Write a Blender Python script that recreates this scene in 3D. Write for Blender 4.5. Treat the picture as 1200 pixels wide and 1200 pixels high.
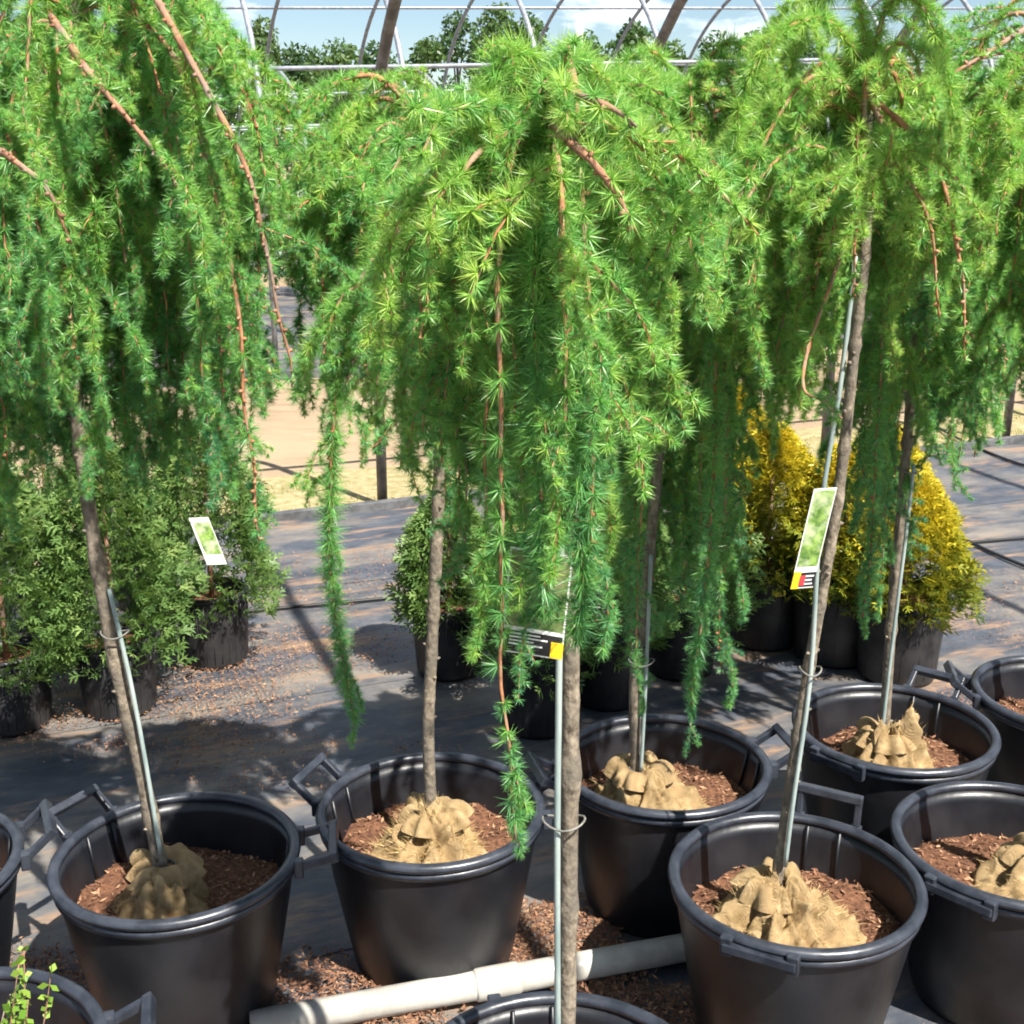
import bpy, math, random
import numpy as np
from mathutils import Vector, Matrix, noise

for o in list(bpy.data.objects): bpy.data.objects.remove(o)
SC = bpy.context.scene
COL = SC.collection
R = math.radians

# ------------------------------------------------------------------ camera
FPX, CAMH, TILT = 1449.0, 1.65, R(16.5)
cam = bpy.data.cameras.new('camera'); cam.sensor_width = 36; cam.lens = 36*FPX/1200
cam.clip_start = .02; cam.clip_end = 2000
camo = bpy.data.objects.new('camera', cam); COL.objects.link(camo)
camo.location = (0, 0, CAMH); camo.rotation_euler = (R(90)-TILT, 0, 0)
SC.camera = camo

# ------------------------------------------------------------------ sky, sun, exposure
SUN_EL, SUN_AZ = R(54), math.atan2(.63, -.77)      # azimuth clockwise from +y
sdir = Vector((math.sin(SUN_AZ)*math.cos(SUN_EL), math.cos(SUN_AZ)*math.cos(SUN_EL), math.sin(SUN_EL)))
w = bpy.data.worlds.new('World'); SC.world = w; w.use_nodes = True
nt = w.node_tree; nt.nodes.clear()
N = nt.nodes.new; L = nt.links.new
out = N('ShaderNodeOutputWorld'); bg = N('ShaderNodeBackground'); bg.inputs[1].default_value = .05
sky = N('ShaderNodeTexSky'); sky.sky_type = 'NISHITA'; sky.sun_disc = False
sky.sun_elevation = SUN_EL; sky.sun_rotation = SUN_AZ; sky.air_density = 1.0; sky.dust_density = .05; sky.ozone_density = 3
tc = N('ShaderNodeTexCoord'); mp = N('ShaderNodeMapping'); mp.inputs['Scale'].default_value = (3.2, 3.2, 7.5)
mp.inputs['Location'].default_value = (1.35, .4, .15)
nz = N('ShaderNodeTexNoise'); nz.inputs['Scale'].default_value = 1.5; nz.inputs['Detail'].default_value = 9; nz.inputs['Roughness'].default_value = .58
cr = N('ShaderNodeValToRGB'); cr.color_ramp.elements[0].position = .51; cr.color_ramp.elements[1].position = .61
mx = N('ShaderNodeMix'); mx.data_type = 'RGBA'; mx.inputs[7].default_value = (13.5, 13.8, 14.2, 1)
L(tc.outputs['Generated'], mp.inputs[0]); L(mp.outputs[0], nz.inputs['Vector']); L(nz.outputs['Fac'], cr.inputs[0])
L(cr.outputs[0], mx.inputs[0]); L(sky.outputs[0], mx.inputs[6]); L(mx.outputs[2], bg.inputs[0]); L(bg.outputs[0], out.inputs[0])
sl = bpy.data.lights.new('sun', 'SUN'); sl.energy = 5.0; sl.angle = R(.53); sl.color = (1, .95, .86)
so = bpy.data.objects.new('sun', sl); COL.objects.link(so); so.location = (4, -4, 8)
so.rotation_euler = sdir.to_track_quat('Z', 'Y').to_euler()
SC.view_settings.view_transform = 'Standard'; SC.view_settings.look = 'None'
SC.view_settings.exposure = 1.35; SC.view_settings.gamma = 1; SC.view_settings.use_curve_mapping = False
SC.render.engine = 'CYCLES'
SC.cycles.use_adaptive_sampling = True; SC.cycles.adaptive_threshold = .03; SC.cycles.adaptive_min_samples = 16
SC.cycles.filter_width = 1.9
SC.cycles.max_bounces = 6; SC.cycles.diffuse_bounces = 4; SC.cycles.glossy_bounces = 2; SC.cycles.transmission_bounces = 2

# ------------------------------------------------------------------ helpers
ct, st = math.cos(TILT), math.sin(TILT)
def _ray(px, py):
    u, v = (px-600)/FPX, (py-600)/FPX
    return np.array([u, ct-st*v, -st-ct*v])
def Wy(px, py, y):                      # point seen at a pixel standing y metres out
    r = _ray(px, py); return np.array([0, 0, CAMH])+r*(y/r[1])
def Wz(px, py, z=0.):                   # point seen at a pixel at height z
    r = _ray(px, py); return np.array([0, 0, CAMH])+r*((z-CAMH)/r[2])

def tag(o, label=None, cat=None, group=None, kind=None):
    if label: o['label'] = label
    if cat: o['category'] = cat
    if group: o['group'] = group
    if kind: o['kind'] = kind
    return o
def empty(name, loc=(0, 0, 0), rz=0):
    o = bpy.data.objects.new(name, None); COL.objects.link(o); o.location = loc; o.rotation_euler.z = rz
    o.empty_display_size = .05; return o
def link(name, me, mat, parent=None, smooth=True):
    o = bpy.data.objects.new(name, me); COL.objects.link(o)
    if mat and not me.materials: me.materials.append(mat)
    if smooth: me.polygons.foreach_set('use_smooth', np.ones(len(me.polygons), bool))
    if parent: o.parent = parent
    return o
def quads(name, V, nv, mat, parent=None, attr=None, smooth=False):
    """V: (n, nv, 3) separate n-gons"""
    n = V.shape[0]; me = bpy.data.meshes.new(name)
    me.vertices.add(n*nv); me.vertices.foreach_set('co', V.reshape(-1).astype(np.float32))
    me.loops.add(n*nv); me.loops.foreach_set('vertex_index', np.arange(n*nv, dtype=np.int32))
    me.polygons.add(n); me.polygons.foreach_set('loop_start', np.arange(0, n*nv, nv, dtype=np.int32))
    me.update(calc_edges=True)
    if attr is not None:
        a = me.attributes.new('tint', 'FLOAT', 'POINT'); a.data.foreach_set('value', np.repeat(attr, nv).astype(np.float32))
    return link(name, me, mat, parent, smooth)
class MB:
    def __init__(s): s.v = []; s.f = []
    def add(s, v, f):
        b = len(s.v); s.v += [tuple(map(float, p)) for p in v]; s.f += [tuple(i+b for i in q) for q in f]; return s
    def box(s, c, d, rot=None):
        x, y, z = [q/2 for q in d]
        P = [Vector((a*x, b*y, e*z)) for a in (-1, 1) for b in (-1, 1) for e in (-1, 1)]
        if rot is not None: P = [rot @ p for p in P]
        P = [p+Vector(c) for p in P]
        return s.add(P, [(0, 1, 3, 2), (4, 6, 7, 5), (0, 4, 5, 1), (2, 3, 7, 6), (0, 2, 6, 4), (1, 5, 7, 3)])
    def lathe(s, prof, n=48, c=(0, 0, 0), wob=0):
        V = []
        for r, z in prof:
            for k in range(n):
                a = 2*math.pi*k/n; V.append((c[0]+r*math.cos(a), c[1]+r*math.sin(a), c[2]+z))
        F = []
        for i in range(len(prof)-1):
            for k in range(n):
                k2 = (k+1) % n; F.append((i*n+k, i*n+k2, (i+1)*n+k2, (i+1)*n+k))
        return s.add(V, F)
    def tube(s, P, rad, n=8, cap=True):
        P = np.asarray(P, float); m = len(P); rad = np.broadcast_to(rad, (m,))
        T = np.gradient(P, axis=0); T /= np.linalg.norm(T, axis=1)[:, None]+1e-9
        u = np.cross(T[0], [.3, .5, .81]); u /= np.linalg.norm(u); V = []
        for i in range(m):
            u = u-T[i]*(u@T[i]); u /= np.linalg.norm(u)+1e-9; v = np.cross(T[i], u)
            for k in range(n):
                a = 2*math.pi*k/n; V.append(P[i]+rad[i]*(math.cos(a)*u+math.sin(a)*v))
        F = [(i*n+k, i*n+(k+1) % n, (i+1)*n+(k+1) % n, (i+1)*n+k) for i in range(m-1) for k in range(n)]
        if cap: F += [tuple(range(n-1, -1, -1)), tuple((m-1)*n+k for k in range(n))]
        return s.add(V, F)
    def build(s, name, mat, parent=None, smooth=True):
        me = bpy.data.meshes.new(name); me.from_pydata(s.v, [], s.f); me.update()
        return link(name, me, mat, parent, smooth)
def spline(P, n):
    P = np.asarray(P, float)
    if len(P) == 2: return P[0]+(P[1]-P[0])*np.linspace(0, 1, n)[:, None]
    Q = np.vstack([2*P[0]-P[1], P, 2*P[-1]-P[-2]]); m = len(P)-1; O = []
    for t in np.linspace(0, m-1e-6, n):
        i = int(t); f = t-i; a, b, c, d = Q[i:i+4]
        O.append(.5*((2*b)+(c-a)*f+(2*a-5*b+4*c-d)*f*f+(3*b-a-3*c+d)*f**3))
    return np.array(O)
def unit(v): return v/(np.linalg.norm(v, axis=-1, keepdims=True)+1e-9)
def smooth_flat(o, deg=35):
    pass

# ------------------------------------------------------------------ materials
def mat(name, c1, c2=None, rough=.7, scale=20, detail=6, bump=0, bscale=None, spec=.4, stretch=(1, 1, 1), lo=.4, hi=.6, metal=0, c3=None, s3=3):
    m = bpy.data.materials.new(name); m.use_nodes = True; t = m.node_tree; n = t.nodes; l = t.links
    b = n['Principled BSDF']; b.inputs['Roughness'].default_value = rough; b.inputs['Specular IOR Level'].default_value = spec
    b.inputs['Metallic'].default_value = metal
    co = n.new('ShaderNodeTexCoord'); mp = n.new('ShaderNodeMapping'); mp.inputs['Scale'].default_value = stretch
    l.new(co.outputs['Object'], mp.inputs[0])
    if c2 is None: b.inputs['Base Color'].default_value = (*c1, 1)
    else:
        z = n.new('ShaderNodeTexNoise'); z.inputs['Scale'].default_value = scale; z.inputs['Detail'].default_value = detail
        z.inputs['Roughness'].default_value = .65; l.new(mp.outputs[0], z.inputs['Vector'])
        r = n.new('ShaderNodeValToRGB'); r.color_ramp.elements[0].position = lo; r.color_ramp.elements[1].position = hi
        r.color_ramp.elements[0].color = (*c1, 1); r.color_ramp.elements[1].color = (*c2, 1)
        l.new(z.outputs['Fac'], r.inputs[0]); last = r.outputs[0]
        if c3 is not None:
            z3 = n.new('ShaderNodeTexNoise'); z3.inputs['Scale'].default_value = s3; z3.inputs['Detail'].default_value = 5
            l.new(co.outputs['Object'], z3.inputs['Vector'])
            r3 = n.new('ShaderNodeValToRGB'); r3.color_ramp.elements[0].position = .45; r3.color_ramp.elements[1].position = .62
            l.new(z3.outputs['Fac'], r3.inputs[0])
            x = n.new('ShaderNodeMix'); x.data_type = 'RGBA'; l.new(r3.outputs[0], x.inputs[0]); l.new(last, x.inputs[6]); x.inputs[7].default_value = (*c3, 1); last = x.outputs[2]
        l.new(last, b.inputs['Base Color'])
    if bump:
        z2 = n.new('ShaderNodeTexNoise'); z2.inputs['Scale'].default_value = bscale or scale*2; z2.inputs['Detail'].default_value = 5
        l.new(mp.outputs[0], z2.inputs['Vector'])
        bp = n.new('ShaderNodeBump'); bp.inputs['Strength'].default_value = bump; bp.inputs['Distance'].default_value = .004
        l.new(z2.outputs['Fac'], bp.inputs['Height']); l.new(bp.outputs[0], b.inputs['Normal'])
    return m
def leafmat(name, ramp, trans=.35, rough=.42, tcol=(.25, .42, .04), simple=False):
    m = bpy.data.materials.new(name); m.use_nodes = True; t = m.node_tree; n = t.nodes; l = t.links
    b = n['Principled BSDF']; b.inputs['Roughness'].default_value = rough; b.inputs['Specular IOR Level'].default_value = .35
    at = n.new('ShaderNodeAttribute'); at.attribute_name = 'tint'
    r = n.new('ShaderNodeValToRGB'); e = r.color_ramp.elements
    while len(e) < len(ramp): e.new(.5)
    for k, (p, c) in enumerate(ramp): e[k].position = p; e[k].color = (*c, 1)
    l.new(at.outputs['Fac'], r.inputs[0]); l.new(r.outputs[0], b.inputs['Base Color'])
    tr = n.new('ShaderNodeBsdfTranslucent'); x = n.new('ShaderNodeMix'); x.data_type = 'RGBA'; x.inputs[0].default_value = .5
    l.new(r.outputs[0], x.inputs[6]); x.inputs[7].default_value = (*tcol, 1); l.new(x.outputs[2], tr.inputs[0])
    ms = n.new('ShaderNodeMixShader'); ms.inputs[0].default_value = trans
    if simple:                           # cheaper: diffuse with a thin waxy gloss
        df = n.new('ShaderNodeBsdfDiffuse'); l.new(r.outputs[0], df.inputs[0]); gl = n.new('ShaderNodeBsdfGlossy'); gl.inputs['Roughness'].default_value = .38
        m2 = n.new('ShaderNodeMixShader'); m2.inputs[0].default_value = .07; l.new(df.outputs[0], m2.inputs[1]); l.new(gl.outputs[0], m2.inputs[2]); n.remove(b); b = m2
    l.new(b.outputs[0], ms.inputs[1]); l.new(tr.outputs[0], ms.inputs[2]); l.new(ms.outputs[0], n['Material Output'].inputs[0])
    return m

M = {}
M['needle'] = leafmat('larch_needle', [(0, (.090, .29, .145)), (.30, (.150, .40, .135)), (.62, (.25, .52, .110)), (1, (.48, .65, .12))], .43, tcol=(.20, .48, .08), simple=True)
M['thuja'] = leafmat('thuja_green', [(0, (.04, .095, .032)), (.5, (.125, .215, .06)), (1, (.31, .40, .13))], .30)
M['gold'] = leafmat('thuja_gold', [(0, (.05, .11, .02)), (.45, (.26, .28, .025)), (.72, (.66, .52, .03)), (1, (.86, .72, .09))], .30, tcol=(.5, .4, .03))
M['tree'] = leafmat('far_tree_leaf', [(0, (.02, .055, .02)), (.5, (.05, .10, .03)), (1, (.11, .17, .05))], .25)
M['shrub'] = leafmat('far_shrub_leaf', [(0, (.03, .09, .04)), (.5, (.07, .16, .05)), (1, (.16, .26, .07))], .3)
M['flower'] = leafmat('yellow_flower', [(0, (.55, .36, .01)), (1, (.75, .55, .02))], .2, tcol=(.6, .4, .02))
M['weed'] = leafmat('weed_leaf', [(0, (.12, .25, .03)), (1, (.3, .42, .07))], .35)
M['bark'] = mat('trunk_bark', (.085, .068, .05), (.27, .225, .17), .85, 75, 8, 1.0, 110, .2, (1, 1, .7), .36, .62, c3=(.14, .12, .095), s3=18)
M['twig'] = mat('twig_bark', (.24, .095, .045), (.48, .23, .12), .8, 70, 7, .9, 110, .25, (1, 1, .5), .35, .68, c3=(.30, .20, .13), s3=25)
M['limb'] = mat('limb_bark', (.15, .075, .045), (.40, .21, .125), .85, 55, 8, 1.0, 90, .2, (1, 1, .6), .36, .66, c3=(.24, .18, .14), s3=16)
M['pot'] = mat('black_pot_plastic', (.005, .006, .009), (.011, .012, .016), .40, 14, 6, .12, 70, .5, (1, 1, .4), .4, .75, c3=(.016, .0165, .020), s3=7)
M['rim'] = mat('pot_rim_plastic', (.014, .017, .025), (.034, .039, .052), .36, 18, 7, .15, 60, .55)
M['npot'] = mat('nursery_pot_plastic', (.012, .012, .014), (.028, .027, .028), .48, 14, 6, .12, 60, .45)
M['soil'] = mat('pot_soil', (.055, .028, .018), (.20, .095, .055), .95, 90, 8, 1.0, 120, .1, lo=.35, hi=.7)
M['chip'] = leafmat('bark_chip', [(0, (.07, .033, .022)), (.5, (.20, .095, .055)), (1, (.38, .23, .13))], .0, .9)
M['burlap'] = mat('burlap', (.25, .165, .075), (.60, .44, .24), .95, 30, 9, 1.0, 420, .05, lo=.34, hi=.66, c3=(.42, .29, .15), s3=26)
bt = M['burlap'].node_tree; bn = bt.nodes; pb = bn['Principled BSDF']     # woven threads over the folds
def _wave(rot):
    wv = bn.new('ShaderNodeTexWave'); wv.inputs['Scale'].default_value = 190; wv.inputs['Distortion'].default_value = 2.5; wv.inputs['Detail Scale'].default_value = 3
    mp_ = bn.new('ShaderNodeMapping'); mp_.inputs['Rotation'].default_value = rot; cc_ = bn.new('ShaderNodeTexCoord')
    bt.links.new(cc_.outputs['Object'], mp_.inputs[0]); bt.links.new(mp_.outputs[0], wv.inputs['Vector']); return wv.outputs['Fac']
wa, wb = _wave((0, 0, .4)), _wave((.3, 0, 1.97)); ad = bn.new('ShaderNodeMath'); bt.links.new(wa, ad.inputs[0]); bt.links.new(wb, ad.inputs[1])
bb_ = bn.new('ShaderNodeBump'); bb_.inputs['Strength'].default_value = .7; bb_.inputs['Distance'].default_value = .003
bt.links.new(ad.outputs[0], bb_.inputs['Height']); bt.links.new(bb_.outputs[0], pb.inputs['Normal'])
M['fibre'] = leafmat('burlap_fibre', [(0, (.38, .25, .09)), (1, (.72, .55, .28))], .2, .9, (.6, .42, .2))
M['stake'] = mat('stake_metal', (.19, .25, .24), (.34, .39, .37), .45, 30, 5, .1, 60, .5, (1, 1, .2))
M['tie'] = mat('tie_cord', (.10, .10, .09), (.2, .19, .17), .7, 40)
M['pvc'] = mat('pvc', (.34, .32, .285), (.50, .485, .44), .4, 9, 6, .05, 40, .4, lo=.35, hi=.6)
M['galv'] = mat('galvanised_steel', (.20, .22, .26), (.32, .34, .38), .5, 20, 5, .05, 40, .5, metal=.3)
M['brownsteel'] = mat('brown_grey_steel', (.13, .11, .10), (.24, .215, .20), .6, 15, 6, .2, 40, .4, metal=.2)  # brown grey tone, darker than the galvanised frames
M['white'] = mat('white_plastic', (.55, .55, .54), (.65, .65, .64), .4, 10)
M['hose'] = mat('black_tube', (.015, .015, .016), None, .5)
M['edge'] = mat('edging_board', (.06, .062, .065), (.12, .12, .125), .7, 12, 6, .3, 30, .3)
M['sand'] = mat('sandy_gravel', (.21, .15, .095), (.34, .255, .17), .95, 6, 10, .6, 90, .1, (.5, 1.6, 1), .3, .7, c3=(.30, .235, .155), s3=.8)
M['grass'] = leafmat('grass_blade', [(0, (.15, .19, .04)), (.6, (.32, .32, .09)), (1, (.45, .40, .16))], .3)
M['straw'] = mat('dry_grass_ground', (.22, .19, .09), (.34, .28, .16), .95, 18, 8, .6, 90, .1)
M['tagwhite'] = mat('card_white', (.80, .80, .78), None, .35)
M['tagblack'] = mat('card_black', (.018, .018, .020), None, .35)
M['tagyellow'] = mat('card_yellow', (.80, .52, .02), None, .4)
M['tagred'] = mat('card_red', (.62, .05, .06), None, .4)
M['taggreen'] = mat('card_photo', (.05, .13, .025), (.28, .42, .10), .3, 55, 7, 0, lo=.38, hi=.62, c3=(.5, .55, .35), s3=22)
M['tagdark'] = mat('card_photo_dark', (.04, .10, .02), (.15, .22, .07), .3, 55, 7, 0, lo=.38, hi=.62, c3=(.25, .2, .12), s3=16)
M['fabric'] = None
def fabric_mat(ang):
    m = bpy.data.materials.new('woven_fabric'); m.use_nodes = True; t = m.node_tree; n = t.nodes; l = t.links
    b = n['Principled BSDF']; b.inputs['Roughness'].default_value = .55; b.inputs['Specular IOR Level'].default_value = .45
    co = n.new('ShaderNodeTexCoord')
    rt = n.new('ShaderNodeMapping'); rt.inputs['Rotation'].default_value = (0, 0, -ang); l.new(co.outputs['Object'], rt.inputs[0])
    def noise_(sc, det, stretch, lo, hi, off=0):
        mp = n.new('ShaderNodeMapping'); mp.inputs['Scale'].default_value = stretch; mp.inputs['Location'].default_value = (off, off*.7, 0)
        l.new(rt.outputs[0], mp.inputs[0]); z = n.new('ShaderNodeTexNoise'); z.inputs['Scale'].default_value = sc; z.inputs['Detail'].default_value = det; z.inputs['Roughness'].default_value = .68
        l.new(mp.outputs[0], z.inputs['Vector']); r = n.new('ShaderNodeValToRGB'); r.color_ramp.elements[0].position = lo; r.color_ramp.elements[1].position = hi
        l.new(z.outputs['Fac'], r.inputs[0]); return r.outputs[0]
    def mix(f, a, bb):
        x = n.new('ShaderNodeMix'); x.data_type = 'RGBA'; l.new(f, x.inputs[0])
        for i, q in ((6, a), (7, bb)):
            if isinstance(q, tuple): x.inputs[i].default_value = (*q, 1)
            else: l.new(q, x.inputs[i])
        return x.outputs[2]
    base = mix(noise_(9, 9, (.6, 1.2, 1), .33, .72), (.030, .036, .049), (.085, .095, .115))
    dust = mix(noise_(2.6, 12, (.75, 1.6, 1), .46, .66, 3), base, (.20, .175, .145))
    deb = mix(noise_(4.2, 14, (.45, 2.0, 1), .53, .64, 9), dust, (.26, .17, .11))
    l.new(deb, b.inputs['Base Color'])
    wv = n.new('ShaderNodeTexWave'); wv.inputs['Scale'].default_value = 160; wv.inputs['Distortion'].default_value = .6; l.new(rt.outputs[0], wv.inputs['Vector'])
    bp = n.new('ShaderNodeBump'); bp.inputs['Strength'].default_value = .25; bp.inputs['Distance'].default_value = .002
    l.new(wv.outputs['Fac'], bp.inputs['Height']); l.new(bp.outputs[0], b.inputs['Normal'])
    return m
AX = R(21)                              # direction the growing house runs in
ax = np.array([math.cos(AX), math.sin(AX), 0]); pv = np.array([-math.sin(AX), math.cos(AX), 0])
M['fabric'] = fabric_mat(AX)

# ------------------------------------------------------------------ ground
def sheet(name, s0, s1, t0, t1, z, m, ns, nt_, amp=.006, fr=1.5, lift=0):
    """strip in house axes: s along the house, t across"""
    V = []; F = []
    for j in range(nt_+1):
        t = t0+(t1-t0)*j/nt_
        for i in range(ns+1):
            s = s0+(s1-s0)*i/ns; p = ax*s+pv*t
            h = amp*(noise.noise(Vector((p[0]*fr, p[1]*fr, z*90)))*.5+.5)+amp*.5*noise.noise(Vector((s*1.2, t*7, 3)))
            if j == nt_ and lift: h += lift*(noise.noise(Vector((s*2, 7, 1)))+.6)
            V.append((p[0], p[1], z+max(h, 0)))
    for j in range(nt_):
        for i in range(ns): a = j*(ns+1)+i; F.append((a, a+1, a+ns+2, a+ns+1))
    o = MB().add(V, F).build(name, m); o['kind'] = 'structure'; return o
g = MB().add([(-700, -300, -.02), (700, -300, -.02), (700, 1200, -.02), (-700, 1200, -.02)], [(0, 1, 2, 3)]).build('ground', M['sand'], smooth=False)
g['kind'] = 'structure'
def st_of(p): return float(np.dot(p, ax)), float(np.dot(p, pv))
T_EDGE = 5.42                            # far side of the growing house (across)
for k, (a, b) in enumerate(((-3.2, .95), (.85, 2.35), (2.25, 3.62), (3.55, 4.55), (4.5, T_EDGE+.01))):
    sheet('landscape_fabric', -9, 12, a, b, 0.0-.002*(4-k)+.0, M['fabric'], 140, 24, .006, 1.5, .006)
sheet('grass_verge', -9, 12, T_EDGE+.06, T_EDGE+.85, -.012, M['straw'], 60, 6, .012)
T2 = 9.15
sheet('landscape_fabric', -14, 22, T2, T2+6.2, -.012, M['fabric'], 80, 20, .01)
sheet('landscape_fabric', -14, 22, T2+9, T2+15.2, -.012, M['fabric'], 60, 20, .01)
def edging(name, t, label, s0, s1):
    P = [ax*s+pv*(t+.015*noise.noise(Vector((s, t, 0))))+np.array([0, 0, .02+.012*noise.noise(Vector((s*1.3, 1, t)))]) for s in np.linspace(s0, s1, 80)]
    mb = MB(); V = []; F = []
    for p in P:
        for (dt, dz) in ((-.025, -.06), (-.025, .022), (.025, .022), (.025, -.06)): V.append(p+pv*dt+np.array([0, 0, dz]))
    for i in range(79):
        for k in range(4): F.append((i*4+k, i*4+(k+1) % 4, i*4+4+(k+1) % 4, i*4+4+k))
    tag(mb.add(V, F).build(name, M['edge'], smooth=False), label, 'edging')
edging('edging_board', T_EDGE+.03, 'dark low edging board where the near fabric meets the grass verge', -9, 12)
edging('edging_board', T2-.03, 'dark low edging board on the far side of the sandy drive', -14, 22)

rng = np.random.default_rng(7)
def grass(name, s0, s1, t0, t1, n, h, label):
    s = rng.uniform(s0, s1, n); t = rng.uniform(t0, t1, n)
    keep = np.array([noise.noise(Vector((a*1.6, b*3, 4))) > -.15 for a, b in zip(s, t)])
    s, t = s[keep], t[keep]; n = len(s)
    B = s[:, None]*ax+t[:, None]*pv; B[:, 2] = -.012
    d = unit(np.c_[rng.normal(0, .4, (n, 2)), np.ones(n)]); side = unit(np.cross(d, rng.normal(0, 1, (n, 3))))*.003
    tip = B+d*rng.uniform(.4, 1, n)[:, None]*h
    o = quads(name, np.stack([B-side, B+side, tip], 1), 3, M['grass'], None, rng.random(n)); tag(o, label, 'grass', kind='stuff')
grass('verge_grass', -3, 6, T_EDGE+.07, T_EDGE+.7, 9000, .045, 'short dry yellow green grass along the edging board')

# chips of bark
def chips(P, sz, tint):
    n = len(P); a = unit(rng.normal(0, 1, (n, 3))*[1, 1, .3]); b = unit(np.cross(a, rng.normal(0, 1, (n, 3))+np.array([0, 0, 2.])))
    a = a*sz[:, None]; b = b*sz[:, None]*rng.uniform(.18, .45, n)[:, None]; c = unit(np.cross(a, b))*sz[:, None]*.12
    return np.concatenate([np.stack([P-a, P-b*.9+c, P+a, P+b+c], 1)]), tint
def ground_mulch(name, blobs, n, label, size=(.003, .009), t=(.15, .9)):
    pts = []
    for (x, y, rx, ry, wgt) in blobs:
        m = int(n*wgt); r = np.sqrt(rng.random(m))*rng.uniform(.75, 1.1, m); a = rng.uniform(0, 2*math.pi, m)
        pts.append(np.c_[x+rx*r*np.cos(a), y+ry*r*np.sin(a), np.full(m, .010)+rng.uniform(0, .008, m)])
    P = np.vstack(pts); P = P[np.array([noise.noise(Vector((p[0]*3.5, p[1]*5, 2))) > -.34 for p in P])]
    V, tt = chips(P, rng.uniform(*size, len(P)), rng.uniform(*t, len(P)))
    tag(quads(name, V, 4, M['chip'], None, tt), label, 'mulch', kind='stuff')
ground_mulch('bark_mulch', [(-.42, 2.0, .30, .26, .7), (.06, 2.25, .24, .22, .6), (.3, 1.95, .34, .2, .7), (-.95, 2.0, .25, .3, .5), (.85, 1.75, .3, .25, .5), (-.1, 1.85, .4, .12, .5), (1.2, 2.4, .25, .3, .3)], 12000, 'reddish brown bark mulch scattered between the tubs')
ground_mulch('bark_litter', [(-1.1, 3.45, .5, .35, .9), (-.8, 3.9, .5, .25, .5), (1.45, 3.35, .5, .25, .6), (-.6, 3.1, .5, .2, .3), (-.3, 4.6, 1.2, .4, .5), (1.9, 4.3, .9, .5, .4)], 7000, 'tan bark litter on fabric around the small pots', (.002, .0075), (.3, 1))

# hose, curved black tubes and pipe
p0, p1 = Wz(290, 720), Wz(450, 705); dr = unit(p1-p0)
P = spline([p0-dr*1.6, p0, p1, p1+dr*1.5+pv*.03, p1+dr*3.6], 60); P[:, 2] = .013
tag(MB().tube(P, .007, 6).build('ground_tube', M['hose']), 'straight black irrigation hose running across the fabric behind the pots', 'hose')
P = spline([Wz(1085, 495), Wz(1130, 520), Wz(1200, 548), Wz(1300, 570)], 30); P[:, 2] = .013  # thin black tube bending across the fabric
tag(MB().tube(P, .008, 6).build('ground_tube', M['hose']), 'short curving black tube on fabric beside the golden shrubs', 'hose')
P = spline([Wz(1120, 630), Wz(1165, 652), Wz(1230, 678), Wz(1300, 700)], 30); P[:, 2] = .013  # second thin black tube, nearer the camera
tag(MB().tube(P, .008, 6).build('ground_tube', M['hose']), 'black tube curving towards the tub with bright bare soil', 'hose')
PI0, PI1 = np.array([-.50, 1.985, .038]), np.array([1.9, 2.66, .038])
pd = unit(PI1-PI0); pipe = empty('drain_pipe', PI0); tag(pipe, 'white plastic pipe lying on the mulch between the black tubs', 'pipe')
MB().tube([np.zeros(3), pd*.5, pd*1.2, PI1-PI0], .029, 20).build('pipe_wall', M['pvc'], pipe)
MB().tube([pd*.44, pd*.445, pd*.53, pd*.535], [.029, .0325, .0325, .029], 20).build('coupling', M['pvc'], pipe)

# ------------------------------------------------------------------ hoop houses
def hoop_house(name, t_near, width, s_list, leg, ridge, rad, mats, rails, label, tilt=0, s_rail=(-8, 14)):
    root = empty(name, tuple(pv*(t_near+width/2))); base = np.array(root.location); tag(root, label, 'hoop house')
    def arc(f):                          # f -1..1 across
        a = math.acos(max(-1, min(1, f))); return leg+(ridge-leg)*math.sin(a)**.9
    for s in s_list:
        dz = tilt*s; P = [pv*(-width/2)+ax*s+np.array([0, 0, -.05])]
        for f in np.concatenate([[-1], -np.cos(np.linspace(.06, math.pi-.06, 33)), [1]]):
            P.append(pv*(f*width/2)+ax*s+np.array([0, 0, arc(f)+dz]))
        P.append(pv*(width/2)+ax*s+np.array([0, 0, -.05]))
        MB().tube(P, rad, 10).build('hoop', mats[0], root)
    for f, r in rails:
        p = lambda s: pv*(f*(width/2-.0))+ax*s+np.array([0, 0, arc(f)+tilt*s-rad*(.9 if abs(f) < .9 else 0)])
        MB().tube([p(s_rail[0]), p((s_rail[0]+s_rail[1])/2), p(s_rail[1])], r, 8).build('purlin', mats[1], root)
    return root
s_post = st_of(Wz(447, 590))[0]
hoop_house('hoop_house_frame', T_EDGE+.12-6.6, 6.6, [s_post+1.25*k for k in range(-3, 6)], 1.35, 2.95, .025, (M['brownsteel'], M['brownsteel']), [(1, .02), (-1, .02)], 'brown bare hoop frame standing over the tubs and fabric', 0, (s_post-3.8, s_post+6.4))
s2 = st_of(Wz(330, 445))[0]
hoop_house('hoop_house_frame', T2+.05, 6.0, [s2+1.08*k for k in range(-4, 15)], 1.45, 3.35, .021, (M['galv'], M['galv']), [(-.95, .017), (-.62, .017), (0, .017), (.62, .016), (.95, .016)], 'bare galvanised hoop frame beyond the sandy drive', .035, (s2-6, s2+16))
hoop_house('hoop_house_frame', T2+9.05, 6.0, [s2+2.2*k for k in range(-5, 8)], 1.3, 2.75, .03, (M['galv'], M['galv']), [(-.95, .022), (0, .022), (.95, .022)], 'farthest grey hoop frame just in front of the tree line', .03, (s2-11, s2+17))
p = Wy(675, 150, 6.9)
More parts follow.
